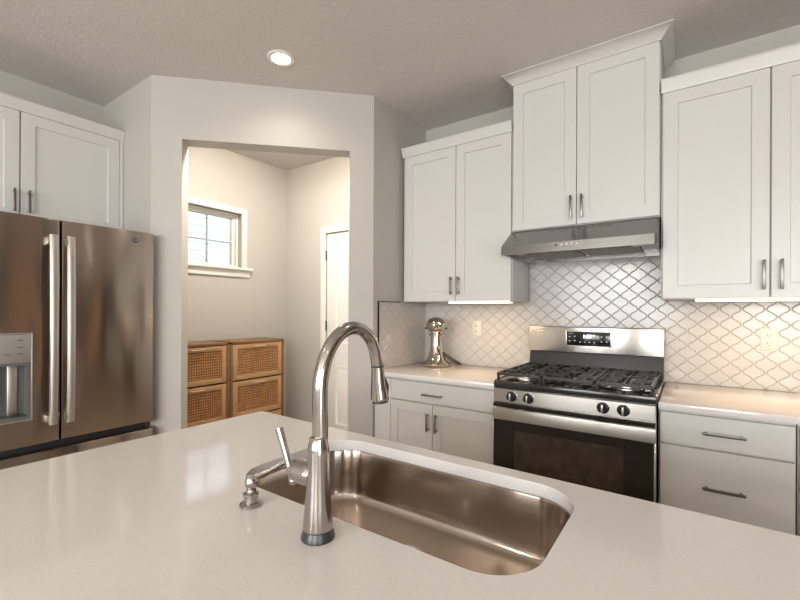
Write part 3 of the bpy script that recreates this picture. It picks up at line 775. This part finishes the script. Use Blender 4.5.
# ------------------------------------------------------------------ faucet
fxx, fyy = -.534, .517
c = thing('kitchen_faucet', 'tall brushed-nickel gooseneck pull-down faucet at the sink edge', 'faucet', (fxx, fyy, .914))
bm = B(); lathe(bm, [(.0295, .9145), (.0295, .918), (.0275, .924), (.0255, .930)], (fxx, fyy, 0), 40); obj('base_ring', bm, M['rubber'], c)
bm = B(); lathe(bm, [(.0245, .930), (.0262, .932), (.0262, .935), (.0252, .950), (.0228, .975), (.0206, 1.005), (.0192, 1.035), (.0188, 1.060), (.0188, 1.071), (.0180, 1.074), (.0163, 1.082), (.0158, 1.088), (.0140, 1.090)], (fxx, fyy, 0), 48)
obj('body', bm, M['nickel'], c, smooth=30)
cen = [(.521, 1.086), (.521, 1.10), (.5205, 1.153), (.523, 1.192), (.537, 1.232), (.562, 1.2615), (.595, 1.276), (.628, 1.274), (.655, 1.258), (.674, 1.230), (.683, 1.198)]
pts = catmull([(fxx, y, z) for y, z in cen], 6)
bm = B(); tube(bm, pts, [.0140 + (.0122 - .0140) * i / (len(pts) - 1) for i in range(len(pts))], 28); obj('spout', bm, M['nickel'], c, smooth=60)
bm = B(); tube(bm, [(fxx, .6835, 1.1975), (fxx, .6838, 1.1935)], .0132, 28); sp_ = obj('joint_ring', bm, M['rubber'], c)
bm = B(); tube(bm, [(fxx, .6838, 1.1935), (fxx, .685, 1.18), (fxx, .6875, 1.155), (fxx, .692, 1.130), (fxx, .6925, 1.126), (fxx, .693, 1.123)], [.0128, .0134, .0158, .0192, .0195, .0180], 28); sh = obj('spray_head', bm, M['nickel'], c, smooth=40)
bm = B(); tube(bm, [(fxx, .693, 1.1235), (fxx, .6934, 1.1195)], .0172, 28); obj('nozzle', bm, M['rubber'], sh)
bm = B(); tube(bm, [(fxx + .004, .702, 1.168), (fxx + .004, .711, 1.150), (fxx + .004, .711, 1.134)], [.004, .005, .004], 12); obj('spray_switch', bm, M['rubber'], sh)
bm = B(); lathe(bm, [(.016, -.008), (.0215, -.018), (.0215, -.048), (.0200, -.051), (.0200, -.058), (.0185, -.060), (.001, -.0605)], (fxx, fyy, 1.020), 40, 'X'); hb = obj('handle_hub', bm, M['nickel'], c, smooth=20)
bm = B(); tube(bm, [(fxx - .066, fyy, 1.000), (fxx - .070, fyy, 1.012), (fxx - .088, fyy, 1.050), (fxx - .105, fyy, 1.087)], [.0078, .0074, .0066, .0082], 16); ball(bm, (fxx - .065, fyy, .998), .0085)
cyl(bm, (fxx - .056, fyy, 1.008), (fxx - .068, fyy, 1.006), .006); obj('lever', bm, M['nickel'], hb, smooth=40)

c = thing('soap_dispenser', 'short nickel soap pump with long angled spout beside the faucet', 'soap dispenser', (-.733, .523, .914))
bm = B(); lathe(bm, [(.0225, .9145), (.0225, .918), (.019, .921), (.014, .9225), (.0135, .932), (.0155, .934), (.0155, .939), (.010, .942), (.0095, .948)], (-.733, .523, 0), 32); obj('base', bm, M['nickel'], c, smooth=30)
bm = B(); lathe(bm, [(.008, .948), (.0125, .955), (.0125, .966), (.009, .972), (.001, .973)], (-.733, .523, 0), 28)
tube(bm, [(-.735, .517, .962), (-.731, .545, .967), (-.729, .575, .972), (-.728, .603, .977)], [.0090, .0072, .0054, .0046], 16); obj('pump_spout', bm, M['nickel'], c, smooth=40)

# ------------------------------------------------------------------ chrome mixer
mx_, my_ = -1.522, 2.642
c = thing('stand_mixer', 'polished chrome stand mixer with domed head, in the counter corner', 'mixer', (mx_, my_, .914))
bm = B()
lathe(bm, [(.098, .915), (.104, .922), (.104, .932), (.094, .940), (.075, .955), (.058, .985), (.047, 1.02), (.041, 1.06), (.038, 1.10), (.038, 1.135)], (mx_, my_, 0), 48)
obj('pedestal', bm, M['chrome'], c, smooth=50)
bm = B(); lathe(bm, [(.036, 1.128), (.053, 1.133), (.053, 1.146), (.042, 1.149), (.042, 1.157), (.058, 1.160), (.058, 1.176), (.048, 1.182)], (mx_, my_, 0), 40); obj('collar', bm, M['chrome'], c, smooth=35)
dirc = Vector((-mx_, -my_, 0)).normalized()
rotm = Matrix.Rotation(math.atan2(dirc.y, dirc.x), 4, 'Z')
bm = B(); ball(bm, Vector((mx_, my_, 1.212)) + dirc * .018, .092, .073, .055, rotm, 32); obj('head', bm, M['chrome'], c, smooth=80)
side = Vector((dirc.y, -dirc.x, 0))
hc = Vector((mx_, my_, 1.205)) + dirc * .018
bm = B(); cyl(bm, hc + dirc * .080 , hc + dirc * .100, .015, 24); obj('hub', bm, M['mark_dark'], c)
for s in (1, -1):
    bm = B(); p = Vector((mx_, my_, 1.186)) + side * s * .060; cyl(bm, p, p + side * s * .020, .008, 14); obj('side_knob', bm, M['rubber'], c)
right = Vector((.82, .572, 0))
for q in (0, 1):
    bm = B(); st = Vector((mx_, my_, 1.02)) + right * .030 + dirc * (.012 - .034 * q); en = Vector((mx_, my_, .921)) + right * (.165 + .022 * q) + dirc * (.03 - .045 * q)
    tube(bm, [st, st.lerp(en, .5) + Vector((0, 0, -.004)), en], [.008, .007, .007], 14); obj('strut', bm, M['rubber'], c)

# ------------------------------------------------------------------ recessed ceiling lights
def downlight(x, y, power, label, col=(1.0, .90, .78)):
    c = thing('ceiling_light', label, 'light', (x, y, CEIL), 'recessed ceiling downlights')
    bm = B(); lathe(bm, [(.077, CEIL - .0005), (.077, CEIL - .004), (.071, CEIL - .008), (.053, CEIL - .006), (.053, CEIL - .0005)], (x, y, 0), 40); obj('trim_ring', bm, M['trim'], c)
    bm = B(); lathe(bm, [(.0525, CEIL - .0008), (.0525, CEIL - .005), (.04, CEIL - .0065), (.001, CEIL - .007)], (x, y, 0), 32); obj('lens', bm, M['lens'], c)
    d = bpy.data.lights.new('downlight_glow', 'SPOT'); d.energy = power; d.spot_size = R(150); d.spot_blend = 1.0; d.shadow_soft_size = .06; d.color = col
    l = bpy.data.objects.new('downlight_glow', d); COL.objects.link(l); l.parent = c; l.location = (0, 0, -.02)
downlight(-1.912, 1.549, 14, 'lit recessed ceiling light in front of the pantry opening', (1.0, .86, .70))
for x, y, e_ in ((.15, 1.35, 5), (-1.3, -.7, 11), (1.2, -.7, 11), (2.0, 1.35, 5), (-1.3, -2.7, 11), (1.2, -2.7, 11)):
    downlight(x, y, e_, 'recessed ceiling light behind the camera, out of the picture')

downlight(2.75, 2.35, 30, 'added recessed ceiling light, unseen near the far right corner, for a warm fridge streak')  # added lamp; its pool on the wall streaks the fridge reflection
c = thing('ceiling_light', 'small opal dome ceiling light inside the pantry, hidden above its opening', 'light', (-2.47, 1.92, CEIL))
M['dome'] = emis('opal_dome', (1.0, .90, .765), 380.0)
bm = B(); lathe(bm, [(.09, CEIL - .0005), (.09, CEIL - .012), (.085, CEIL - .015)], (-2.47, 1.92, 0)); obj('canopy', bm, M['trim'], c)
bm = B(); lathe(bm, [(.084, CEIL - .014), (.078, CEIL - .028), (.055, CEIL - .042), (.025, CEIL - .049), (.001, CEIL - .051)], (-2.47, 1.92, 0)); obj('dome', bm, M['dome'], c)
# unseen dark cabinets and wood door, added to streak the fridge's reflection
M['espresso'] = mat('espresso_wood', (0.045, 0.028, 0.018), 0.45)
for x0, x1, lab in ((1.22, 1.62, 'narrow dark-stained tall cabinet added unseen past the end of the worktop, for fridge reflections'), (2.45, 3.12, 'wide dark-stained tall cabinet added unseen in the far right corner, for fridge reflections')):
    c = thing('added_tall_cabinet', lab, 'cabinet', ((x0 + x1) / 2, YB, 0)); F = FY(YB - .35)
    bm = B(); box(bm, F, x0, x1, -.345, -.001, .002, 2.45); obj('body', bm, M['espresso'], c)
    bm = B(); shaker(bm, F, x0 + .003, x1 - .003, .1, 2.44, 0); d_ = obj('door', bm, M['espresso'], c); pull_v(F, x0 + .05, 1.0, 1.2, .02, d_)
bm = B(); rings(bm, FY(YB), 1.70, 2.38, 0.01, 2.05, [(0, .0), (0, .03), (.002, .032), (.11, .032), (.12, .024)]); struct('added_door_4', bm, M['door_wood'])  # unseen door, added as a warm strip in the fridge reflection
# two unseen glowing globe pendants, added behind the camera to brighten the ceiling
M['globe'] = emis('fill_globe', (1.0, .88, .72), 6.0)
for i, x in enumerate((-.9, 1.0)):
    c = thing('added_pendant', 'added opal globe pendant, unseen behind the camera, ' + ('nearer the left wall' if i == 0 else 'nearer the right wall'), 'light', (x, -1.9, CEIL), 'added globe pendants')
    bm = B(); cyl(bm, (x, -1.9, 2.20), (x, -1.9, CEIL - .001), .004, 8); lathe(bm, [(.05, CEIL - .02), (.05, CEIL - .001)], (x, -1.9, 0)); obj('cord', bm, M['handle'], c)
    bm = B(); ball(bm, (x, -1.9, 2.07), .13); obj('globe', bm, M['globe'], c)
    d = bpy.data.lights.new('added_pendant_glow', 'POINT'); d.energy = 40; d.shadow_soft_size = .14; d.color = (1.0, .93, .84)
    l = bpy.data.objects.new('added_pendant_glow', d); COL.objects.link(l); l.parent = c; l.location = (0, 0, -.84)
